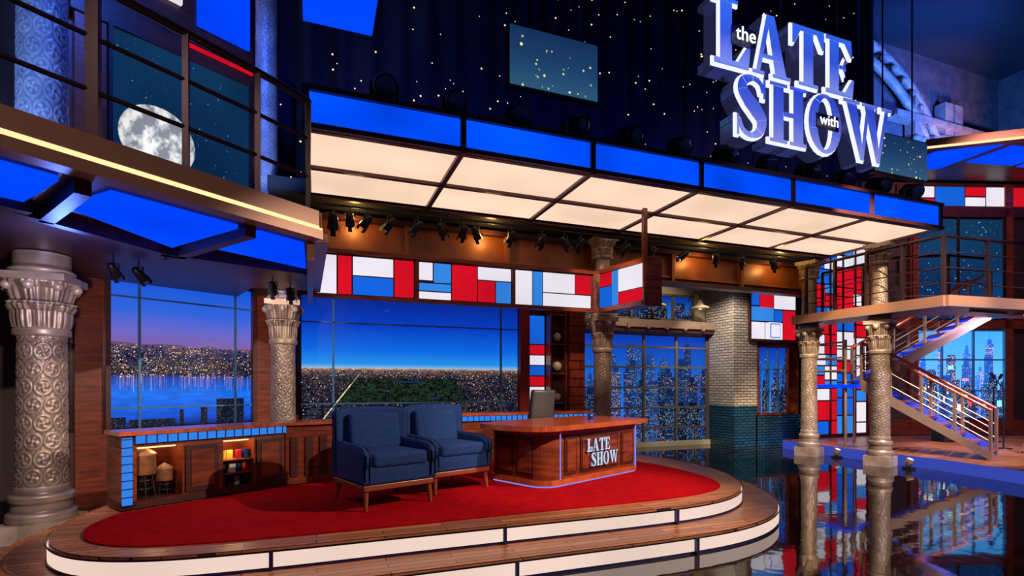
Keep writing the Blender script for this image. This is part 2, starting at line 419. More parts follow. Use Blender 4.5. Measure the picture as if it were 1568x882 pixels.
b.box((8.3,11.95,.06),(4.3,.1,.12),whitepaint)
b.done(parent=e)
b=B('trim_1'); b.box((8.1,11.85,3.3),(5.2,.35,.2),railT); b.box((8.1,11.85,3.14),(5.2,.2,.1),woodD)
for i in range(9): b.box((5.8+.6*i,11.7,3.22),(.08,.12,.12),railT)
b.done()
e=empty('window_5')
screen('transom_display',(6.6,12.15),(10.0,12.15),3.5,4.15,paint_towers(260,60,5)*.6,e)
b=B('transom_frame')
for i in range(6): b.box((6.6+3.4*i/5,12.1,3.83),(.07,.06,.7),doorF)
for z in(3.48,4.17): b.box((8.3,12.1,z),(3.5,.06,.06),doorF)
b.done(parent=e)

b=B('trim_2'); b.box((3.93,9.88,2.1),(.2,.24,4.2),woodR); b.box((4.62,9.95,2.1),(.4,.1,4.2),woodD); b.done()
b=B('stained_glass_strip'); b.box((4.25,9.95,2.0),(.42,.06,2.3),woodD)
b.mosaic((4.08,9.9),(4.42,9.9),.95,3.1,[(0,0,1,.15,gblue),(0,.15,1,.32,gwhite),(0,.32,1,.42,gred),(0,.42,1,.52,gblue),(0,.52,1,.62,gwhite),(0,.62,1,.72,gred),(0,.72,1,1,gblue)]); b.done()
b=B('display_shelf')
b.box((4.62,9.86,2.0),(.36,.06,2.6),woodD)
for z in(1.3,1.9,2.5,3.1): b.box((4.62,9.75,z),(.34,.2,.03),wood)
for x in(4.45,4.79): b.box((x,9.75,2.1),(.03,.22,2.4),wood)
for z,r_ in((2.65,.09),(2.05,.1),(1.42,.08),(3.22,.07)):
    b.lathe([(-r_,.01),(-r_*.7,r_*.7),(0,r_),(r_*.7,r_*.7),(r_,.01)],(4.62,9.72,z),whitepaint,16)
b.done()
tilebr=brickmat('red_brown_tile',lin(130,50,28),lin(106,38,22),lin(30,10,8),.5,.18,.012,.3)
b=B('tiled_pilaster'); b.box((5.02,9.75,1.9),(.36,.3,3.8),tilebr); b.done()

# amber lintel
b=B('lintel_beam')
b.box((5.3,9.5,4.18),(11.8,.1,.62),amber); b.box((5.3,9.42,3.86),(11.8,.26,.08),woodD); b.box((5.3,9.42,4.52),(11.8,.26,.08),woodD)
b.box((5.3,9.42,4.0),(11.8,.1,.05),amber)
for i in range(7): b.box((-.4+1.9*i,9.4,4.18),(.07,.16,.66),amber)
b.box((5.3,9.2,4.75),(12,1.0,.2),blackM)
b.done()
b=B('dark_roof_slab'); b.box((5.5,10.6,4.8),(12.4,3.4,.08),blackM); b.done()  # dark roof slab added to block the opening between soffit and drape

# ---------------- stained glass header
b=B('stained_glass_header')
y=8.6
b.box((2.4,y+.08,3.4),(4.95,.14,.74),woodD)
secs=[((0.0,1.5),[(0,0,.2,1,gwhite),(.2,0,.35,1,gred),(.35,.5,.78,1,gwhite),(.35,0,.78,.5,gblue),(.78,0,1,1,gred)]),
((1.57,3.2),[(0,.5,.15,1,gwhite),(.15,.45,.34,1,gsky),(0,.22,.34,.45,gsky),(0,0,.34,.22,gwhite),(.34,0,.62,1,gred),(.62,.62,1,1,gwhite),(.62,0,.82,.62,gred),(.82,0,1,.62,gsky)]),
((3.27,4.78),[(0,0,.22,1,gwhite),(.22,0,.35,1,gsky),(.35,.4,.78,1,gwhite),(.78,.4,1,1,gred),(.35,0,1,.4,gwhite)])]
for (x0,x1),rc in secs: b.mosaic((x0,y),(x1,y),3.08,3.7,rc,-.02)
for x in(-.05,1.535,3.235,4.84): b.box((x,y-.02,3.4),(.05,.06,.76),wood)
b.box((2.4,y-.02,3.75),(4.95,.08,.06),wood); b.box((2.4,y-.02,3.04),(4.95,.08,.06),wood)
q0=(4.98,8.6);q1=(5.18,7.5)
b.seg(q0,q1,3.02,3.82,0,.28,wood)
b.mosaic(q0,q1,3.1,3.74,[(0,.6,.3,1,gred),(0,0,.3,.6,gblue),(.3,0,.45,1,gsky),(.45,.35,1,1,gwhite),(.45,0,1,.35,gred)],-.02)
b.seg(q0,q1,3.74,3.82,-.04,0,wood);b.seg(q0,q1,3.02,3.1,-.04,0,wood)
b.box((5.2,7.5,4.2),(.07,.07,.9),wood)
b.box((5.34,7.48,3.42),(.36,.05,.84),wood)
b.done()

# ---------------- canopy soffit
b=B('lit_canopy')
x0,x1,ya,yb=-.12,11.12,6.5,8.8
b.box(((x0+x1)/2,(ya+yb)/2,4.9),(x1-x0-.02,yb-ya-.1,.36),blackM)
pw=(x1-x0)/6
for i in range(6):
    a=x0+pw*i
    b.box((a+pw/2,ya-.0,4.875),(pw-.08,.06,.36),bandB)
    for j in range(2):
        b.box((a+pw/2,ya+.07+(yb-ya)/2*(j+.5)-.04,4.69),(pw-.09,(yb-ya)/2-.1,.06),cream)
for i in range(7):
    a=x0+pw*i
    b.box((a,ya-.01,4.86),(.07,.1,.5),frameM); b.box((a,(ya+yb)/2,4.66),(.07,yb-ya,.07),frameM)
for yy in(ya+.02,(ya+yb)/2,yb): b.box(((x0+x1)/2,yy,4.655),(x1-x0+.07,.07,.08),frameM)
b.box(((x0+x1)/2,ya-.02,5.09),(x1-x0+.1,.12,.06),frameM); b.box(((x0+x1)/2,ya-.02,4.65),(x1-x0+.1,.12,.06),frameM)
b.done()

# ---------------- carved columns
def column(name,r,top,upper,m,low=True):
    b=B(name)
    def capf(z0,z1,R):
        def f(z,t,rr):
            k=(z-z0)/(z1-z0)
            tier=(k*2)%1; ph=(math.pi/2 if k>.5 else 0)
            leaf=abs(math.sin(4*t+ph))
            return rr*(1+.17*(leaf-.4)*math.sin(math.pi*min(1,tier*.8+.2))+.05*math.sin(32*t)*leaf+(.07 if tier>.75 and leaf>.5 else 0))
        return f
    NC=8; ch=2*math.pi*r/NC*1.1
    def shaft(z,t,rr):
        row=math.floor(z/ch); bz=(z/ch-row-.5)*2
        ta=t/(2*math.pi)*NC+(.5 if row%2 else 0); ax=((ta%1)-.5)*2
        d=math.hypot(ax,bz); ph=math.atan2(bz,ax)
        ring=math.exp(-((d-.86)/.12)**2)
        swirl=math.exp(-((d-.42)/.3)**2)*(.5+.5*math.cos(4*ph+(3 if row%2 else -3)*d))
        bud=math.exp(-(d/.16)**2)
        gap=max(0,d-1.02)*1.8*(.6+.4*math.cos(14*ax))
        return rr*(.965+.04*ring+.05*swirl+.05*bud+.045*min(1,gap))
    def prof(zs,st=.014):
        out=[]
        for (za,ra),(zb,rb) in zip(zs,zs[1:]):
            n=max(1,int((zb-za)/st))
            for i in range(n): out.append((za+(zb-za)*i/n,ra+(rb-ra)*i/n))
        out.append(zs[-1]); return out
    if low:
        b.box((0,0,.1),(2.6*r,2.6*r,.2),m); 
        b.lathe(prof([(.2,1.25*r),(.24,1.32*r),(.3,1.28*r),(.33,1.12*r),(.42,1.1*r),(.44,1.2*r),(.5,1.2*r),(.53,1.04*r),(.6,1.0*r)]),(0,0,0),m,64)
        b.lathe(prof([(.6,r*.97),(2.3,r*.9)],.008),(0,0,0),m,200,shaft)
        b.lathe(prof([(2.3,r*.9),(2.32,1.07*r),(2.38,1.07*r),(2.4,r*.95)]),(0,0,0),m,64)
        b.lathe(prof([(2.4,r*.95),(2.6,1.02*r),(2.68,1.2*r),(2.7,1.02*r),(2.84,1.18*r),(2.92,1.32*r)],.01),(0,0,0),m,128,capf(2.4,2.92,r))
        for i in range(8):
            t=math.pi/4*i; b.lathe([(-.05,.02),(-.02,.05),(.02,.05),(.05,.02)],(1.32*r*math.cos(t),1.32*r*math.sin(t),2.86),m,12)
        b.box((0,0,2.96),(2.6*r,2.6*r,.08),m); 
        b.lathe(prof([(3.0,1.15*r),(3.05,1.25*r),(3.1,1.05*r),(top if not upper else 3.15,1.05*r)]),(0,0,0),m,40)
    if upper:
        z0=3.15 if low else 3.4
        b.lathe(prof([(z0,r*.88),(top-.42,r*.78)],.012),(0,0,0),m,136,shaft)
        b.lathe(prof([(top-.42,r),(top-.38,1.1*r),(top-.36,.9*r),(top-.22,1.1*r),(top-.2,1.0*r),(top-.08,1.35*r)]),(0,0,0),m,112,capf(top-.36,top-.08,r))
        b.box((0,0,top-.04),(2.6*r,2.6*r,.08),m)
    return b.done()
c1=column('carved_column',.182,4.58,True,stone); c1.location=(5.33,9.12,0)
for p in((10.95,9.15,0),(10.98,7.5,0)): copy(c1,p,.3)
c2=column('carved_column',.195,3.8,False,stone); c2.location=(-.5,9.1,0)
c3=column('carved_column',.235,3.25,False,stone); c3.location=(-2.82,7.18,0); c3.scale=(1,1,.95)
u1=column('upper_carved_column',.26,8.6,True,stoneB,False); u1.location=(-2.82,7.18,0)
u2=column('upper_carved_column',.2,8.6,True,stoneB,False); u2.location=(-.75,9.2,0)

# ---------------- stage
def spline(pts,n=8,closed=False):
    out=[]; N=len(pts)
    for i in range(N if closed else N-1):
        P=[Vector(pts[(i+k)%N] if closed else pts[max(0,min(N-1,i+k))]) for k in(-1,0,1,2)]
        for j in range(n):
            t=j/n; q=.5*((2*P[1])+(P[2]-P[0])*t+(2*P[0]-5*P[1]+4*P[2]-P[3])*t*t+(3*P[1]-P[0]-3*P[2]+P[3])*t**3)
            out.append((q.x,q.y))
    if not closed: out.append(tuple(pts[-1]))
    return out
def offset(pl,d):
    out=[]
    for i,p in enumerate(pl):
        a=Vector(pl[max(0,i-1)]);c=Vector(pl[min(len(pl)-1,i+1)]); t=(c-a).normalized(); n=Vector((t.y,-t.x)); out.append((p[0]+n.x*d,p[1]+n.y*d))
    return out
outl=[(-1.9,7.4),(-2.12,6.8),(-2.2,6.1),(-2.1,5.45),(-1.75,4.95),(-1.2,4.68),(-.4,4.6),(.8,4.6),(2,4.6),(3.2,4.61),(4.0,4.68),(4.6,4.88),(5.1,5.25),(5.5,5.8),(5.78,6.5),(5.85,7.3),(5.75,8.1),(5.5,8.7)]
up=spline(outl); lo=offset(up,.42)
b=B('presenter_stage')
b.prism(up+[(5.3,8.8),(.9,9.2),(.2,8.8),(-.9,8.4)],.18,.36,deckwood,woodD)
b.prism(lo+[(5.3,8.8),(.9,9.2),(.2,8.8),(-.9,8.4)],0.0,.18,deckwood,woodD)
for pl,z in((up,.18),(lo,0)):
    b.strip(offset(pl,.012),z+.025,z+.15,creamS)
    for zz in(z+.012,z+.158):
        b.strip(offset(pl,.02),zz-.012,zz+.008,navytrim)
    b.strip(offset(pl,.03),z+.165,z+.183,deckwood)
for pl,z,xs in((up,.18,(-.34,1.64,3.59)),(lo,0,(-.4,1.6,3.5))):
    for x in xs:
        yy=min(p[1] for p in pl if abs(p[0]-x)<.4); b.box((x,yy-.01,z+.085),(.03,.06,.15),navytrim)
b.done()
rug=spline([(-1.85,6.35),(-1.95,5.8),(-1.75,5.25),(-1.2,4.93),(0,4.86),(2,4.9),(3.6,4.95),(4.4,5.08),(4.9,5.4),(5.15,6.0),(5.2,6.9),(5.05,7.8),(4.9,8.5)])+[(1.0,8.5),(.7,7.9),(.3,7.5),(-.4,7.25),(-1.75,6.38)]
b=B('area_rug'); b.prism(rug,.361,.374,redrug); b.done()

# ---------------- storage counter
C0=Vector((-1.77,6.45)); e1=Vector((.846,.534)); C1=C0+e1*1.65; nn=Vector((-e1.y,e1.x))
def q(s,d=0): v=C0+e1*s+nn*d; return (v.x,v.y)
b=B('storage_counter')
Z0,Z1=.376,1.18
b.seg(C0,C1,Z0,Z1-.04,.38,.42,wood); b.seg(C0,C1,Z0,Z0+.08,0,.4,woodD,-.12); b.seg(C0,C1,Z1-.17,Z1-.04,0.02,.4,wood,-.12)
b.seg(C0,C1,Z0,Z1-.04,0,.42,wood,-.12,.02)
b.seg(C0,C1,Z0+.04,Z1-.06,-.012,.0,tileB,-.11,-.02)
for k in range(9): b.seg(C0,C1,Z0+.04+.085*k,Z0+.05+.085*k,-.02,0,navytrim,-.115,-.015)
b.seg(C0,C1,Z1-.13,Z1-.05,-.012,.02,tileB,0,1.65)
for k in range(17): b.seg(C0,C1,Z1-.135,Z1-.045,-.02,0,navytrim,.1*k-.005,.1*k+.006)
for s0,s1 in((.45,.85),(1.24,1.63)):
    b.seg(C0,C1,Z0+.08,Z1-.17,0,.4,wood,s0,s1)
    b.seg(C0,C1,Z0+.1,Z1-.19,-.02,0,woodD,s0+.03,s1-.03); b.seg(C0,C1,Z0+.15,Z1-.24,-.03,-.02,wood,s0+.08,s1-.08)
b.seg(C0,C1,Z0+.08,Z1-.17,0,.4,wood,.85,.88)
b.seg(C0,C1,Z1-.19,Z1-.172,.05,.35,led,.05,.4); b.seg(C0,C1,Z1-.19,Z1-.172,.05,.35,led,.92,1.2)
fr=[q(1.65),(-.05,7.42),(.3,7.52),(.6,7.72),(.85,8.1),(1.0,8.6),(4.8,8.6)]
fr=[fr[0]]+spline(fr[:-1],4)[1:]+[fr[-1]]
bk=offset(fr,-.42)
b.prism(fr+bk[::-1],Z0,Z1-.04,wood)
for i in range(1,len(fr)-2,2): b.seg(fr[i],fr[i+1],Z0+.1,Z1-.2,-.02,0,woodD)
b.box((2.9,8.58,Z1-.09),(3.7,.03,.08),tileB)
for k in range(37): b.box((1.1+.1*k,8.56,Z1-.09),(.012,.02,.085),navytrim)
allf=[q(-.14)]+fr; of=offset(allf,.04); bk2=offset(allf,-.46)
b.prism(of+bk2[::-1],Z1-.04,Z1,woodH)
b.done()
def wtower(name,sc):
    b=B(name)
    for i in range(6):
        t=i*math.pi/3; b.tube((.11*math.cos(t),.11*math.sin(t),0),(.08*math.cos(t),.08*math.sin(t),.22),.008,black,6)
    tk=mat('tank_wood',lin(110,68,40),.6,0,lin(150,98,60),12)
    b.lathe([(.22,.11),(.23,.12),(.4,.115),(.42,.13),(.5,.01)],(0,0,0),tk,20)
    for z in(.08,.16): b.lathe([(z,.095),(z+.01,.1),(z+.012,.09)],(0,0,0),black,12)
    o=b.done(); o.scale=(sc,)*3; return o
o=wtower('water_tower_model',1.1); p=q(.13,.2); o.location=(p[0],p[1],.456)
o=wtower('water_tower_model',.7); p=q(.33,.16); o.location=(p[0],p[1],.456)
b=B('souvenir_collection')
rr=random.Random(5)
cols=[whitepaint,mat('red_paint',lin(180,30,30),.4),mat('yellow_paint',lin(220,170,60),.4),navy,black]
for i in range(12):
    s_=.93+.085*(i%4)+rr.uniform(-.01,.01); zz=.456+(.16*(i//4)); p=q(s_,.1+.06*rr.random())
    if i%2: b.box((p[0],p[1],zz+.05),(.07,.06,.1),cols[(i*3)%5],.5)
    else: b.tube((p[0],p[1],zz),(p[0],p[1],zz+.1),.035,cols[(i*2+1)%5],12)
for k in range(1,3): b.seg(C0,C1,.446+.16*k-.005,.454+.16*k,.02,.36,wood,.89,1.23)
b.done()

# ---------------- armchair
def armchair():
    b=B('armchair'); legw=mat('walnut_leg',lin(130,62,38),.35)
    for x in(-.37,.37):
        b.tube((x,-.36,0),(x*.97,-.33,.22),.018,legw,8,.034); b.tube((x,.4,0),(x*.95,.33,.22),.018,legw,8,.034)
    b.rbox((0,0,.225),(.8,.76,.06),.012,legw)
    b.rbox((0,0,.35),(.82,.78,.19),.03,navy)
    b.rbox((0,-.1,.49),(.62,.62,.14),.045,navy)
    arm=lambda x,y,z:(x,y-.015*(z>0)*(y<-.2),z+(.05*max(0,y) if z>0 else 0)-(.55*max(0,-(y+.22))**1.3 if z>0 else 0))
    for sx in(-1,1): b.rbox((sx*.375,0,.45),(.1,.8,.38),.035,navy,None,arm)
    b.rbox((0,.35,.63),(.86,.13,.76),.05,navy,Matrix.Rotation(math.radians(-8),4,'X'),lambda x,y,z:(x*(1+.03*z),y-.10*(abs(x)/.43)**3*(.6+z),z-.05*(abs(x)/.43)**3*(z>.2)))
    b.rbox((0,.235,.73),(.6,.13,.42),.05,navy,Matrix.Rotation(math.radians(-11),4,'X'))
    return b.done()
a1=armchair(); fa=math.radians(20)
a1.location=(.7,5.97,.375); a1.rotation_euler=(0,0,fa); a1.scale=(1.03,1.03,1.03)
copy(a1,(1.53,6.52,.375),fa)

# ---------------- letters
def glyph(ch):
    P=[]
    R=lambda a,b_,c,d:P.append([(a,b_),(c,b_),(c,d),(a,d)])
    if ch=='L': R(.12,0,.36,1);R(0,.94,.48,1);R(0,0,.7,.09);P.append([(.48,.09),(.7,.0),(.74,.38),(.69,.38)]);w=.74
    elif ch=='A': P.append([(.32,1),(.5,1),(.8,.0),(.53,0)]);P.append([(.32,1),(.41,.93),(.17,.04),(.08,.04)]);R(.18,.28,.62,.35);R(0,0,.27,.06);R(.46,0,.88,.06);w=.88
    elif ch=='T': R(.27,0,.51,1);R(0,.91,.78,1);P.append([(0,.68),(.05,.68),(.2,.92),(0,.95)]);P.append([(.78,.68),(.78,.95),(.58,.92),(.73,.68)]);R(.15,0,.63,.06);w=.78
    elif ch=='E': R(.1,0,.34,1);R(0,.92,.66,1);R(0,0,.7,.08);R(.34,.46,.52,.53);P.append([(.5,.34),(.5,.66),(.42,.5)]);P.append([(.5,.08),(.7,0),(.74,.33),(.69,.33)]);P.append([(.48,.92),(.65,.7),(.69,.7),(.66,1)]);w=.74
    elif ch=='H':
        R(.08,0,.31,1);R(.53,0,.76,1);R(.3,.46,.54,.54)
        for a in(0,.45): R(a,0,a+.39,.06);R(a,.94,a+.39,1)
        w=.84
    if ch=='O':
        n=28
        for i in range(n):
            t0=2*math.pi*i/n;t1=2*math.pi*(i+1)/n
            f=lambda t,rx,rz:(.4+rx*math.cos(t),.5+rz*math.sin(t))
            P.append([f(t0,.4,.52),f(t1,.4,.52),f(t1,.18,.45),f(t0,.18,.45)])
        w=.8
    if ch=='S':
        c=[(.58,.76,.05),(.52,.9,.05),(.36,.965,.05),(.18,.9,.09),(.14,.76,.12),(.26,.6,.14),(.42,.46,.15),(.54,.3,.13),(.5,.12,.09),(.34,.03,.05),(.16,.08,.05),(.06,.26,.05)]
        pl=spline([(a,b_) for a,b_,_ in c],5); ws=np.interp(np.linspace(0,len(c)-1,len(pl)),range(len(c)),[k for *_,k in c])
        for i in range(len(pl)-1):
            def off(j,s):
                a=Vector(pl[max(0,j-1)]);d=(Vector(pl[min(len(pl)-1,j+1)])-a).normalized(); return (pl[j][0]-d.y*s*ws[j]*.9,pl[j][1]+d.x*s*ws[j]*.9)
            P.append([off(i,-1),off(i+1,-1),off(i+1,1),off(i,1)])
        R(.58,.66,.63,1);R(.02,0,.07,.34); w=.68
    if ch=='W':
        P.append([(.06,1),(.32,1),(.52,.0),(.42,0)]);P.append([(.42,0),(.5,.0),(.66,.98),(.58,1)])
        P.append([(.5,1),(.76,1),(.92,0),(.82,0)]);P.append([(.82,0),(.9,.0),(1.14,1),(1.05,1)])
        R(0,.94,.4,1);R(.46,.94,.82,1);R(.95,.94,1.22,1);w=1.22
    return P,w
def grow(p,d):
    if not d: return p
    n=len(p); A=sum(p[i][0]*p[(i+1)%n][1]-p[(i+1)%n][0]*p[i][1] for i in range(n)); sg=1 if A>0 else -1; out=[]
    for i in range(n):
        a,c,e_=Vector(p[i-1]),Vector(p[i]),Vector(p[(i+1)%n])
        d1=(c-a).normalized();d2=(e_-c).normalized(); n1=Vector((d1.y,-d1.x))*sg;n2=Vector((d2.y,-d2.x))*sg
        m=(n1+n2); k=m.length; m=m/k if k>1e-6 else n1; co_=max(.45,m.dot(n1)); out.append((c.x+m.x*d/co_,c.y+m.y*d/co_))
    return out
def word(b,txt,x,z,h,total,y0,y1,mf,ms,scales=None,d=0):
    gs=[glyph(c) for c in txt]; sc=scales or [1]*len(txt)
    W=sum(g[1]*s for g,s in zip(gs,sc))+.04*(len(txt)-1); kx=total/W; xs=[]
    for (P,w),s in zip(gs,sc):
        xs.append(x)
        for i,p in enumerate(P):
            b.prismY(grow([(x+a*kx*s,z+c*h*s) for a,c in p],d),y0-.0008*(i%5),y1,mf,ms)
        x+=(w*s+.04)*kx
    return xs,kx
e=empty('show_title_sign')
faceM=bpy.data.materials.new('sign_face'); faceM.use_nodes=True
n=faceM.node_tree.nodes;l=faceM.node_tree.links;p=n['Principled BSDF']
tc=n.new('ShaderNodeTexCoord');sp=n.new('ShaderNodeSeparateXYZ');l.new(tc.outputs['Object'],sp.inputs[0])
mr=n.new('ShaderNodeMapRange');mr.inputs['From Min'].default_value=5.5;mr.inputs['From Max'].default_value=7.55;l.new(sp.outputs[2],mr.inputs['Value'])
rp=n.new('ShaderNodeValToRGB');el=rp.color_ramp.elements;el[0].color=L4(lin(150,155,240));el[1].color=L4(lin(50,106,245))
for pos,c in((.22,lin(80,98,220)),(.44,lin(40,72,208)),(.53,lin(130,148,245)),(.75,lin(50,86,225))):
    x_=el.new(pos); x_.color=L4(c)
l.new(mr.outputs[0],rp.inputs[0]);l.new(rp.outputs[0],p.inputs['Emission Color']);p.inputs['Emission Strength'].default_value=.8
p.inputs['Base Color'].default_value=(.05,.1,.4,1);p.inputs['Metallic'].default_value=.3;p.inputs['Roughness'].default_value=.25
rim=glow('sign_rim',lin(222,226,255),1.25)
tiny=glow('sign_small_text',(1,1,1),1.2)
b=B('letters')
SL=[1.06,1,1,1];SW=[1,1,1,1.05]
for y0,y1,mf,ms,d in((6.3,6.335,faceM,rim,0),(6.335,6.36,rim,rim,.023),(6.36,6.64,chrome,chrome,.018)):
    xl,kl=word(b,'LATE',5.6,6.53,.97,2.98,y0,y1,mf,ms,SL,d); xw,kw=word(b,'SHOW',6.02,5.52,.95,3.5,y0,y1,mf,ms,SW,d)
b.done(parent=e)
def text(s,loc,size,parent,m,rot=(math.pi/2,0,0)):
    c=bpy.data.curves.new(s+'_lettering','FONT'); c.body=s; c.size=size; c.extrude=.006; c.align_x='CENTER'
    o=bpy.data.objects.new(s+'_lettering',c); S.collection.objects.link(o); o.location=loc; o.rotation_euler=rot; o.parent=parent; c.materials.append(m)
text('the',(xl[0]+.58*kl,6.2,6.9),.3,e,tiny)
b=B('word_backing'); ox=xw[2]+.4*kw
b.box((ox,6.26,6.0),(.5,.02,.24),navytrim); b.box((xl[0]+.58*kl,6.26,6.99),(.46,.02,.28),navytrim); b.done(parent=e)
text('with',(ox,6.22,5.93),.24,e,tiny)
b=B('sign_hangers')
for x in(6.0,7.2,8.5,9.2): b.tube((x,6.55,6.4),(x,6.55,15),.012,black,6)
b.done(parent=e)

# ---------------- desk
b=B('presenter_desk')
def rr_poly(x0,y0,x1,y1,rs,n=8):
    out=[]
    for (cx,cy,a0),r in zip(((x0,y0,180),(x1,y0,270),(x1,y1,0),(x0,y1,90)),rs):
        ox=cx+(r if cx==x0 else -r); oy=cy+(r if cy==y0 else -r)
        for i in range(n+1):
            t=math.radians(a0+90*i/n); out.append((ox+r*math.cos(t),oy+r*math.sin(t)))
    return out
body=rr_poly(-1.02,-.5,1.0,.5,(.26,.03,.03,.1))
b.prism(body,.03,.72,wood)
b.prism([(x*1.005,y*1.005) for x,y in body],0,.02,ledB)
b.prism([(x*1.02,y*1.03) for x,y in body],.02,.09,woodH); b.prism([(x*1.015,y*1.02) for x,y in body],.66,.72,woodH)
top=spline([(-1.25,.45),(-1.34,0),(-1.24,-.45),(-.98,-.62),(-.4,-.64),(.4,-.62),(1.07,-.6),(1.22,-.5),(1.22,.2),(1.12,.5),(.5,.56),(-.6,.56)],8,True)
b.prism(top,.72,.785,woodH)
def panel(x0,x1,z0=.14,z1=.62):
    b.box(((x0+x1)/2,-.505,(z0+z1)/2),(x1-x0,.02,z1-z0),woodD); b.box(((x0+x1)/2,-.515,(z0+z1)/2),(x1-x0-.07,.02,z1-z0-.07),wood)
panel(-.66,-.42);panel(-.34,.52);panel(.6,.92)
b.box((.985,-.5,.36),(.015,.03,.66),ledB); b.box((-.74,-.5,.36),(.012,.02,.66),ledB)
for y0 in(-.16,.2): 
    b.box((-1.025,y0,.38),(.02,.3,.48),woodD); b.box((-1.035,y0,.38),(.02,.23,.41),wood)
pal=glow('desk_sign_face',lin(205,220,240),.95)
word(b,'LATE',-.26,.4,.17,.52,-.56,-.53,pal,chrome); word(b,'SHOW',-.17,.2,.18,.62,-.56,-.53,pal,chrome)
b.done(loc=(3.36,6.74,.376),rz=math.radians(24),bevel=.004)
b=B('coffee_mug'); mg=mat('mug_glaze',lin(25,50,120),.2)
b.lathe([(0,.035),(.01,.04),(.1,.042),(.1,.036),(.02,.033)],(0,0,0),mg,24)
b.path([(.04,0,.08),(.07,0,.075),(.075,0,.045),(.06,0,.025),(.038,0,.02)],.007,mg)
b.done(loc=(3.75,6.75,1.161))
b=B('office_chair'); dk=mat('grey_leather',lin(66,60,60),.45)
b.rbox((0,.25,.9),(.5,.08,.62),.035,dk,Matrix.Rotation(math.radians(-8),4,'X'),lambda x,y,z:(x*(1-.1*max(0,z)),y-.05*(abs(x)/.25)**2,z))
b.rbox((0,0,.5),(.5,.5,.1),.04,dk)
b.tube((0,0,.12),(0,0,.46),.03,black); b.tube((0,.22,.5),(0,.28,.7),.025,black)
for i in range(5):
    t=i*math.tau/5; b.tube((0,0,.12),(.3*math.cos(t),.3*math.sin(t),.06),.025,black,8,.015); b.lathe([(-.03,.01),(-.02,.025),(.02,.025),(.03,.01)],(.3*math.cos(t),.3*math.sin(t),.03),black,10)
for sx in(-1,1): b.path([(sx*.25,.15,.5),(sx*.29,.12,.7),(sx*.29,-.15,.7)],.018,black)
b.done(loc=(3.3,7.85,.376),rz=math.radians(200))

# ---------------- left balcony
e=empty('lit_balcony')
fp=[(-3.6,2.75),(-1.85,4.1),(-1.42,4.44),(-.02,5.52),(-.08,8.5)]
bp=[(-.9,8.6),(-1.2,9.5),(-2.9,8.5),(-3.1,8.2),(-5.4,5.0)]
b=B('deck'); b.prism(fp+bp,3.1,3.36,frameM)
tanm=mat('tan_fascia',lin(168,120,94),.35,.3)
for a,c in zip(fp,fp[1:]):
    b.seg(a,c,3.22,3.37,-.07,0,tanm); b.seg(a,c,3.18,3.22,-.075,0,led); b.seg(a,c,3.08,3.165,-.13,.02,tanm)
bl=[[(-1.66,4.45),(-2.1,5.05),(-4.2,3.5),(-3.5,2.98)],[(-1.42,4.64),(-.66,5.24),(-1.38,6.2),(-1.85,5.1)],[(-.5,5.36),(-.12,5.66),(-.12,6.75),(-1.08,6.02)]]
for pl in bl: b.prism(pl[::-1],3.06,3.12,underB)
for a,c in(((-1.54,4.5),(-2.1,5.4)),((-.56,5.25),(-1.5,6.6)),((-2.3,5.1),(-1.4,6.4)),((-1.5,6.3),(-.1,6.85)),((-3.9,3.6),(-2.1,5.15))):
    b.seg(a,c,3.0,3.1,-.05,.05,frameM)
b.seg((-.04,5.55),(-.08,8.5),2.9,3.2,-.02,.05,tanm)
b.done(parent=e)
b=B('railing')
def rail(b,pts,z0,h,m,post=.03,n=4,th=.022):
    for a,c in zip(pts,pts[1:]):
        for k in range(n): z=z0+h*(k+1)/n; b.tube((a[0],a[1],z),(c[0],c[1],z),th if k<n-1 else .032,m,8)
    for a in pts: b.box((a[0],a[1],z0+h/2),(post*2,post*2,h),m)
ins=[(-3.55,2.9),(-2.5,3.72),(-1.48,4.5),(-.99,4.87),(-.5,5.24),(-.08,5.6),(-.1,7.0),(-.12,8.4)]
rail(b,ins,3.36,1.14,railM,.022,3,.018)
b.box((-1.48,4.5,3.95),(.075,.075,1.2),frameM)
b.done(parent=e)
b=B('clerestory_glass')
b.seg(WL,(-1.0,9.92),6.95,9.0,.02,.1,woodD)
b.mosaic(ext(WA,WB,0),ext(WA,WB,1),7.1,8.9,[(0,.5,.25,1,gwhite),(.25,.5,.55,1,gred),(.0,.2,.3,.5,gred),(.3,.2,.48,.5,gwhite),(.55,.1,1,.95,underB)],-.06,.04)
b.seg(WA,WB,6.9,6.95,-.09,.0,gred,.9,1.97); b.done()
b=B('clerestory_glass')
b.seg((-5.3,5.6),WL,6.6,9.4,0,.1,woodD); b.mosaic(ext((-5.3,5.6),WL,.35),ext((-5.3,5.6),WL,.9),6.8,9.2,[(0,0,.5,.5,gred),(.5,0,1,.4,gblue),(0,.5,.4,1,gwhite),(.4,.5,1,1,gred)],-.03,.03); b.done()
b=B('hanging_light_box'); b.box((.28,6.95,6.75),(1.0,1.35,.3),frameM); b.box((.28,6.95,6.59),(.9,1.25,.04),underB)
for x in(-.1,.65): b.tube((x,6.9,6.9),(x,6.9,15),.02,black,6)
b.done()

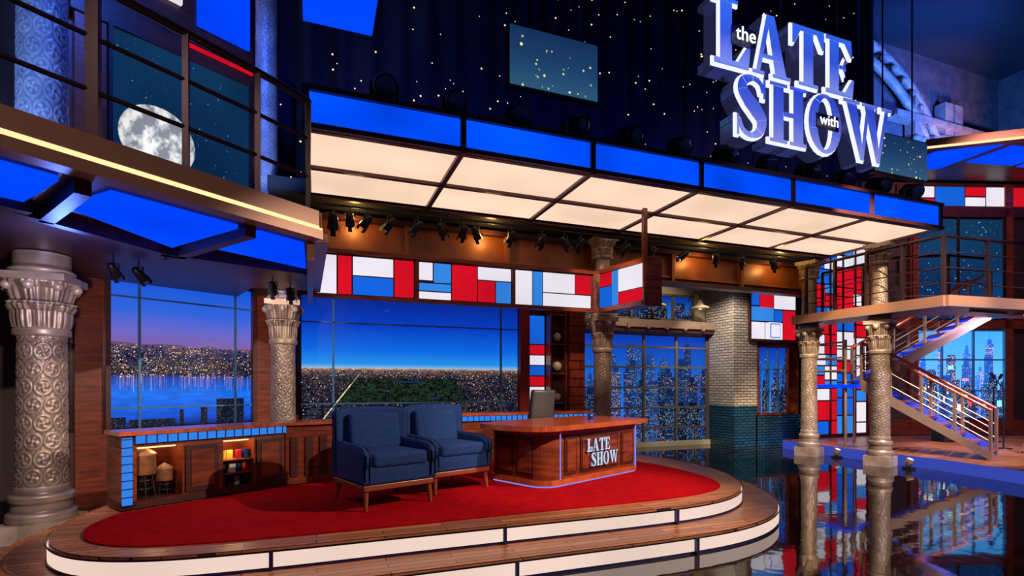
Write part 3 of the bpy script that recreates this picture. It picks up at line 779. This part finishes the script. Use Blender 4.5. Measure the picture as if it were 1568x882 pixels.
# ---------------- star drape
b=B('star_curtain'); drape=mat('navy_curtain',lin(14,12,40),.8)
pts=[]; x=-1.2
while x<15.6: pts.append((x,10.75+.09*math.sin(x*11)+.04*math.sin(x*5.3))); x+=.045
b.strip(pts,4.85,14.5,drape); b.done()
b=B('fairy_lights')
rr=random.Random(11)
for i in range(430):
    x=rr.uniform(-1,14.7); z=rr.uniform(5.4,14.0); s_=rr.choice([.012,.016,.022])
    y=10.6
    b.add([(x-s_,y,z),(x+s_,y,z),(x,y-s_,z),(x,y+s_,z),(x,y,z-s_),(x,y,z+s_)],[(0,2,5),(2,1,5),(1,3,5),(3,0,5),(2,0,4),(1,2,4),(3,1,4),(0,3,4)],bulb)
b.done()

# ---------------- hanging monitors
for i,(xa,xb,za,zb) in enumerate(((3.12,4.84,6.87,7.9),(12.2,14.05,6.68,7.6))):
    e=empty('hanging_monitor'); screen('display',(xa,8.45),(xb,8.45),za,zb,paint_bokeh(260,150,20+i),e)
    b=B('housing'); b.box(((xa+xb)/2,8.53,(za+zb)/2),(xb-xa+.06,.12,zb-za+.06),black)
    for x in(xa+.4,xb-.4): b.tube((x,8.55,zb),(x,8.55,15),.018,black,6)
    b.done(parent=e)

# ---------------- stage lights
def slight(tilt):
    b=B('stage_light')
    b.box((0,0,.06),(.22,.22,.12),black)
    for sx in(-1,1): b.rbox((sx*.14,0,.25),(.035,.09,.3),.012,black)
    b.M=Matrix.Translation((0,0,.36))@Matrix.Rotation(tilt,4,'X')
    b.lathe([(-.17,.06),(-.15,.1),(0,.12),(.14,.13),(.16,.12)],(0,0,0),black,20)
    b.lathe([(.161,.1),(.17,.06),(.172,.01)],(0,0,0),mat('lens_glass',(.1,.12,.3),.1,.6),20)
    for k in range(5): b.lathe([(-.1+.04*k,.125),(-.095+.04*k,.13),(-.09+.04*k,.125)],(0,0,0),black,20)
    b.M=Matrix.Identity(4)
    return b.done()
s1=slight(1.9); s1.location=(.82,6.95,5.09); s1.scale=(1.2,)*3
for i in range(1,12): copy(s1,(.82+.93*i,6.95,5.09),rr.uniform(-.5,.5),(1.15,)*3)
def spotcan():
    b=B('spotlight'); 
    b.tube((0,0,0),(0,0,-.12),.012,black,6)
    for sx in(-1,1): b.box((sx*.09,0,-.17),(.012,.03,.14),black)
    b.box((0,0,-.11),(.19,.03,.012),black)
    b.M=Matrix.Translation((0,0,-.22))@Matrix.Rotation(math.radians(55),4,'X')
    b.lathe([(-.16,.09),(-.15,.095),(0,.08),(.12,.06),(.14,.03)],(0,0,0),black,16); b.lathe([(-.165,.02),(-.161,.07),(-.16,.075)],(0,0,0),lens,16)
    for k in range(4):
        t=k*math.pi/2; b.box((.1*math.cos(t),.1*math.sin(t),-.2),(.08 if k%2 else .004,.004 if k%2 else .08,.1),black)
    b.M=Matrix.Identity(4); return b.done()
b=B('lighting_pipe'); b.tube((0,8.84,4.55),(10.6,8.84,4.55),.02,black); b.done()
sc=spotcan(); sc.location=(.25,8.84,4.53)
for x in(.5,.78,1.15,1.6,2.0,2.4,2.62,3.3,3.9,4.35,4.7,5.7,6.3,7.1,7.9,8.6,9.5): copy(sc,(x,8.84,4.53),rr.uniform(-1.2,1.2),(.8,)*3)
for x,y in((-.55,7.6),(-.35,8.0)): copy(sc,(x,y,3.1),rr.uniform(-1,1),(.65,)*3)
for x,y in((-2.15,7.1),(-1.95,7.25)): copy(sc,(x,y,3.1),rr.uniform(-1,1),(.6,)*3)

# ---------------- right side
brW=brickmat('painted_brick_white',lin(206,194,180),lin(176,162,150),lin(86,74,66),.22,.075,.01,.45,1,noise=.35)
brT=brickmat('painted_brick_teal',lin(30,76,100),lin(20,58,84),lin(8,20,34),.22,.075,.01,.25,1)
b=B('wall_brick')
b.box((10.85,11.55,.55),(.8,1.1,1.1),brT); b.box((10.85,11.55,2.95),(.8,1.1,3.7),brW)
b.box((12.05,11.1,.42),(1.7,.2,.84),brT); b.done()
b=B('wall_side'); b.box((12.05,11.2,2.8),(1.7,.15,4.0),wood); b.done()
e=empty('window_6'); screen('street_display',(11.35,11.07),(12.35,11.07),.9,2.7,paint_towers(120,200,9),e)
b=B('window_frame')
for x in(11.3,11.68,12.02,12.4): b.box((x,11.05,1.8),(.06 if x in(11.3,12.4) else .025,.08,1.9),wood if x in(11.3,12.4) else mm)
for z in(.87,1.5,2.1,2.73): b.box((11.85,11.05,z),(1.14,.08,.06 if z in(.87,2.73) else .025),wood if z in(.87,2.73) else mm)
b.done(parent=e)
b=B('stained_glass_panel'); b.box((11.75,10.95,3.6),(1.7,.06,1.5),woodD)
b.mosaic((10.95,10.92),(12.55,10.92),2.9,4.3,[(0,.65,.18,1,gblue),(.18,.6,.5,1,gred),(.5,.6,1,1,gwhite),(0,.35,.5,.65,gsky),(0,0,.3,.35,gwhite),(.3,0,.7,.35,gwhite),(.7,0,1,.6,gred),(.5,.35,.7,.6,gblue)],-.02,.02)
b.box((11.75,10.88,3.15),(.42,.03,.46),gwhite); b.box((11.75,10.865,3.15),(.36,.02,.4),gsky); b.box((11.75,10.85,3.15),(.3,.02,.34),gwhite)
b.done()
b=B('stained_glass_tower'); b.box((13.7,10.47,3.4),(2.0,.1,6.7),woodD)
rects=[]; rmos(rects,0,0,1,1,2.0,6.6,.36,random.Random(21),COLS)
b.mosaic((12.74,10.42),(14.66,10.42),.3,6.6,rects,-.02,.02)
for k in range(1,4): b.box((12.74+.485*k,10.39,3.45),(.03,.06,6.3),woodD)
b.done()
def barn():
    b=B('barn_lamp'); b.path([(0,.5,.25),(0,.4,.42),(0,.2,.5),(0,.02,.42),(0,0,.2)],.018,black)
    b.lathe([(0,.24),(.04,.22),(.1,.1),(.2,.05),(.24,.03)],(0,0,0),whitepaint,24); b.lathe([(-.03,.02),(0,.05),(.03,.04)],(0,0,0),led,12); return b.done()
bl_=barn(); bl_.location=(9.8,11.55,3.75); copy(bl_,(8.4,11.55,3.75))

# right wall
R0=(14.8,10.6);R1=(21.5,8.4)
b=B('wall_band'); b.seg(R0,R1,0,8.2,.05,.2,wallD); b.seg(R0,R1,.23,.65,-.05,.05,wood); b.seg(R0,R1,3.3,3.55,-.08,.05,wood); b.seg(R0,R1,6.55,6.8,-.08,.05,woodD)
for s_ in(.1,1.35,4.2,6.4): b.seg(R0,R1,.23,7.5,-.08,.05,wood,s_,s_+.25)
b.done()
e=empty('window_7'); RA=ext(R0,R1,.2);RB=ext(R0,R1,.6)
screen('times_square_display',RA,RB,.7,3.25,paint_towers(320,270,13,True,(14,16,16),2.2)*2.0,e)
b=B('window_frame')
for s_ in(0,.9,1.85,2.8): b.seg(RA,RB,.65,3.3,-.08,-.02,mm,s_-.02,s_+.02)
for z in(.7,1.5,2.4,3.25): b.seg(RA,RB,z-.02,z+.02,-.08,-.02,mm)
b.done(parent=e)
e=empty('window_8'); screen('night_sky_display',RA,RB,3.6,6.5,paint_moon(220,240,.85,0,0,.1,31,False)*1.5,e)
b=B('window_frame')
for s_ in(0,1.4,2.8): b.seg(RA,RB,3.55,6.55,-.08,-.02,railM,s_-.025,s_+.025)
b.done(parent=e)
b=B('clerestory_glass'); b.seg(R0,R1,6.8,7.5,-.02,.05,woodD,1,6)
b.mosaic(ext(R0,R1,.16),ext(R0,R1,.8),6.85,7.45,[(0,.4,.22,1,gwhite),(0,0,.22,.4,gred),(.22,.0,.42,1,gblue),(.42,.5,.56,1,gred),(.42,0,.56,.5,gwhite),(.56,0,.72,1,gwhite),(.72,0,1,1,gred)],-.05,.03); b.done()
e=empty('upper_gallery'); b=B('deck')
fg=[(14.25,8.6),(15.85,7.4),(23,6.6)]
b.prism(fg+[(23,7.7),(14.75,10.4)],7.55,7.75,frameM)
for a,c in zip(fg,fg[1:]): b.seg(a,c,7.6,7.78,-.05,0,tanm); b.seg(a,c,7.56,7.6,-.05,0,led)
for k in range(4):
    b.prism([(16+1.6*k,7.7-.15*k),(17.4+1.6*k,7.55-.15*k),(17.4+1.6*k,8.4-.3*k),(16+1.6*k,8.7-.3*k)],7.52,7.56,underB)
b.prism([(14.6,8.6),(15.7,7.75),(15.8,9.2),(14.8,9.8)],7.52,7.56,underB)
b.done(parent=e)

# right balcony
e=empty('stair_balcony'); b=B('deck')
fpR=[(10.62,9.3),(10.72,6.15),(16.5,5.6)]
b.prism([(10.62,9.3),(10.72,6.15),(16.5,5.6),(16.6,6.6),(12.3,6.9),(11.5,7.4),(11.5,9.3)],3.1,3.26,frameM)
for a,c in zip(fpR,fpR[1:]): b.seg(a,c,3.14,3.3,-.06,0,tanm); b.seg(a,c,3.1,3.14,-.06,0,railT)
for k in range(3): b.box((12.2+1.4*k,6.25,3.08),(1.1,.05,.05),tanm)
b.done(parent=e)
b=B('railing')
rp_=[(10.68,9.0),(10.7,8.3),(10.72,7.6),(10.74,6.9),(10.8,6.22),(11.9,6.12),(13.0,6.02),(14.2,5.9),(15.4,5.8)]
rail(b,rp_,3.26,1.15,railM,.028,4,.012)
rail(b,[(11.45,9.2),(11.45,8.2),(11.5,7.5),(12.3,7.0),(13.4,6.9)],3.26,1.1,railM,.022,4,.01)
b.done(parent=e)

# staircase
b=B('staircase')
blueS=mat('stair_steel_blue_lit',lin(70,90,200),.4,.2,emit=lin(30,60,220),es=.25)  # blue light on the stringers, put into base colour and a weak glow
def flight(A,Bp,w,n,side):
    A=Vector(A);Bp=Vector(Bp); d=(Bp-A); h=Vector((d.x,d.y,0)).normalized(); pr=Vector((-h.y,h.x,0))
    for i in range(n):
        c=A+d*((i+.5)/n); c.z=A.z+d.z*(i+1)/n
        b.M=Matrix.Translation(c)@Matrix.Rotation(math.atan2(h.y,h.x),4,'Z')
        b.box((0,0,-.02),(Vector((d.x,d.y)).length/n*1.1,w,.04),woodH); b.box((-.1,0,-.05),(.02,w,.04),underB)
        b.M=Matrix.Identity(4)
    for s in(-1,1):
        o=pr*(w/2+.03)*s
        vs=[A+o+Vector((0,0,-.1)),Bp+o+Vector((0,0,-.1)),Bp+o+Vector((0,0,.15)),A+o+Vector((0,0,.15))]
        vs[0].z=max(vs[0].z,.225)
        vs2=[v+pr*.03*s for v in vs]
        b.add(vs+vs2,[(0,1,2,3),(4,5,6,7),(0,1,5,4),(3,2,6,7),(0,3,7,4),(1,2,6,5)],railT if s==side else blueS)
        for k in(.35,.62): b.tube(A+o+Vector((0,0,k)),Bp+o+Vector((0,0,k)),.014,railT,6)
        b.tube(A+o+Vector((0,0,.95)),Bp+o+Vector((0,0,.95)),.032,woodH,8)
        for k in range(5):
            c=A+o+d*(k/4); b.box((c.x,c.y,c.z+.48),(.045,.045,.94),railT)
flight((12.55,6.35,.23),(11.75,8.3,1.65),1.0,9,1)
flight((12.3,8.95,1.65),(14.1,7.4,3.2),.95,9,-1)
b.prism([(11.2,8.35),(12.3,8.75),(12.9,9.5),(11.4,9.6)],1.6,1.68,woodH,underB)
for p in((11.3,8.5),(11.45,9.5),(12.8,9.4)): b.tube((p[0],p[1],.225),(p[0],p[1],2.7),.03,railT)
for z in(2.0,2.3,2.65): b.path([(11.3,8.5,z),(11.45,9.5,z),(12.8,9.4,z)],.02,railT)
b.done()
b=B('band_platform')
b.prism([(11.35,9.6),(11.35,6.6),(11.05,5.0),(11.6,3.8),(27,3.8),(27,6.4),(14.7,10.4),(11.5,10.4)],0,.22,deckwood,glow('platform_riser_blue',lin(70,90,215),.6))
b.done()
def micstand(loc,rz=0):
    b=B('microphone_stand'); b.lathe([(0,.16),(.02,.15),(.03,.02)],(0,0,0),black,20); b.tube((0,0,.02),(0,0,1.35),.016,black); b.tube((0,0,1.35),(-.35,0,1.62),.014,black); b.tube((-.35,0,1.62),(-.46,0,1.7),.035,black,10)
    b.done(loc=loc,rz=rz)
micstand((14.6,7.2,.22)); micstand((16.2,8.2,.22),.8)
b=B('snare_drum'); b.lathe([(0.55,.2),(.56,.22),(.74,.22),(.75,.2)],(0,0,0),woodR,24)
for t in(0,2.1,4.2): b.tube((.1*math.cos(t),.1*math.sin(t),.55),(.3*math.cos(t),.3*math.sin(t),.01),.012,railT,6)
b.done(loc=(14.0,6.3,.226)); 
b=B('amplifier'); b.rbox((0,0,.3),(.7,.4,.6),.03,black); b.box((0,-.2,.27),(.6,.02,.42),wallD); b.box((0,-.21,.53),(.6,.02,.06),railT); b.done(loc=(15.2,8.6,.222),rz=-.3)
def par():
    b=B('floor_uplight'); b.box((0,0,.02),(.16,.16,.04),black); b.M=Matrix.Translation((0,0,.13))@Matrix.Rotation(.4,4,'X')
    b.lathe([(-.08,.04),(-.06,.06),(.06,.07),(.08,.06)],(0,0,0),railT,16); b.lathe([(.081,.055),(.084,.01)],(0,0,0),lens,12); b.M=Matrix.Identity(4); return b.done()
pz=par(); pz.location=(11.0,6.95,0); copy(pz,(11.15,8.6,0)); 

# theatre arches
b=B('theatre_arch'); gilt=mat('gilded_plaster',lin(130,105,100),.6,.1,lin(170,135,110),3,(1,1,1),1,8)
for cx,r_ in((17.5,6.5),(17.5,5.9),(24,3.4)):
    pts=[(cx+r_*math.cos(t),13.6,8.2+r_*math.sin(t)) for t in np.linspace(0,math.pi,40)]
    b.path(pts,.16,gilt,10)
for x in(23.8,24.4,22,11.2): b.box((x,13.7,6.5),(.5,.4,13),gilt)
for k in range(14): b.lathe([(-.2,.05),(0,.22),(.2,.05)],(21.8+.42*k,13.5,11.2),gilt,10)
for k in range(30): b.lathe([(-.12,.03),(0,.13),(.12,.03)],(17.5+6.2*math.cos(math.pi*k/29),13.45,8.2+6.2*math.sin(math.pi*k/29)),gilt,10)
b.box((24,13.6,10.6),(7,.5,.3),gilt); b.box((24,13.6,12.0),(7,.5,.2),gilt)
b.done()

# ---------------- lights
def spot(name,loc,tgt,E,col,ang,r=.15,blend=.5):
    d=bpy.data.lights.new(name,'SPOT'); d.energy=E; d.color=col; d.spot_size=math.radians(ang); d.spot_blend=blend; d.shadow_soft_size=r
    o=bpy.data.objects.new(name,d); S.collection.objects.link(o); o.location=loc
    o.rotation_euler=(Vector(tgt)-Vector(loc)).to_track_quat('-Z','Y').to_euler()
def point(name,loc,E,col,r=.2):
    d=bpy.data.lights.new(name,'POINT'); d.energy=E; d.color=col; d.shadow_soft_size=r
    o=bpy.data.objects.new(name,d); S.collection.objects.link(o); o.location=loc
W_=(1,.84,.7)
spot('key_light',(8.5,1.5,6.0),(1.4,6.2,.5),3900,W_,42,.08,.6)
spot('desk_key_light',(3,-.5,6.5),(3.3,6.6,.8),2500,W_,28,.15)
spot('stage_fill_light',(-1.5,0,6.5),(0,6.6,.6),350,(1,.8,.75),44,.3)
spot('column_light_a',(-1.7,4.7,2.3),(-2.82,7.18,1.5),230,(1,.8,.68),80,.05)
spot('column_light_b',(8.2,3.0,6.5),(10.98,7.5,2.2),3200,(1,.78,.54),34,.08)
spot('column_light_c',(7.5,4.5,6),(10.95,9.15,2.2),2600,(1,.74,.48),26,.1)
spot('column_light_d',(4.0,6.4,4.4),(5.33,9.1,2.9),380,(1,.76,.52),40,.1)
spot('column_light_e',(-1.1,6.8,2.9),(-.5,9.1,2.2),220,(1,.78,.64),60,.08)
spot('brick_light',(9.2,10.1,4.2),(10.6,11.3,1.8),300,(1,.9,.76),95,.1)
spot('garage_light',(8,9.9,4.5),(8.3,12,2.6),160,(1,.85,.65),100,.1)
spot('stair_light',(10,2.0,7),(12.5,7.3,1.2),3600,(.9,.8,1),36,.2)
spot('band_front_light',(13,1.5,7),(14.5,6.0,.3),1800,(1,.75,.7),50,.2)
for i,x in enumerate((.6,3.0,5.4,7.8,10.0)): point('lintel_lamp_%d'%i,(x,9.1,4.42),11,(1,.6,.18),.05)
BL=(.04,.14,1)
spot('blue_wash_a',(-1.5,6.0,8.5),(-2.6,8.5,5),900,BL,100,.3)
spot('blue_wash_b',(-3.4,4.9,3.6),(-2.82,7.18,5.5),700,(.2,.4,1),70,.1)
spot('blue_wash_c',(-.9,7.4,3.8),(-.75,9.2,6.5),400,(.25,.4,1),60,.1)
for i,x in enumerate((1,4,7,10,13)): spot('drape_wash_%d'%i,(x,9.8,5.0),(x,10.7,8.0),330,(.03,.05,1),100,.2)
spot('theatre_blue_a',(20,9.5,7.9),(22,14,10.5),7500,(.04,.2,1),110,.3); spot('theatre_blue_b',(20,8,9),(19,14,12.5),6500,(.04,.12,1),100,.3)
spot('theatre_amber',(24,11,9.2),(24,14,12.0),700,(1,.5,.2),70,.3)
spot('sign_light',(4,2.5,8.5),(7.6,6.4,6.6),500,(.6,.65,1),50,.2)
point('under_balcony_blue',(-2.2,6.0,2.7),30,(.1,.2,1),.1)
point('niche_lamp_a',(q(.22,.12)[0],q(.22,.12)[1],.93),4,(1,.6,.25),.03)
point('niche_lamp_b',(q(1.06,.08)[0],q(1.06,.08)[1],.95),4,(1,.6,.25),.03)
spot('band_light',(13.5,5.9,3.05),(15.5,9.5,.6),600,(.7,.55,1),110,.2)
spot('band_wall_light',(14.5,6.6,7.3),(17.3,9.8,5.6),600,(.8,.45,.5),100,.2)
w=bpy.data.worlds.new('theatre_ambience'); S.world=w; w.use_nodes=True
w.node_tree.nodes['Background'].inputs[0].default_value=(.05,.06,.16,1); w.node_tree.nodes['Background'].inputs[1].default_value=.35

# ---------------- camera
cd=bpy.data.cameras.new('camera'); co=bpy.data.objects.new('camera',cd); S.collection.objects.link(co)
co.location=(0,0,1.66); co.rotation_euler=(math.pi/2,0,-math.radians(20.5)); cd.lens=18.37; cd.sensor_width=36; cd.shift_y=.095; cd.clip_end=200
S.camera=co
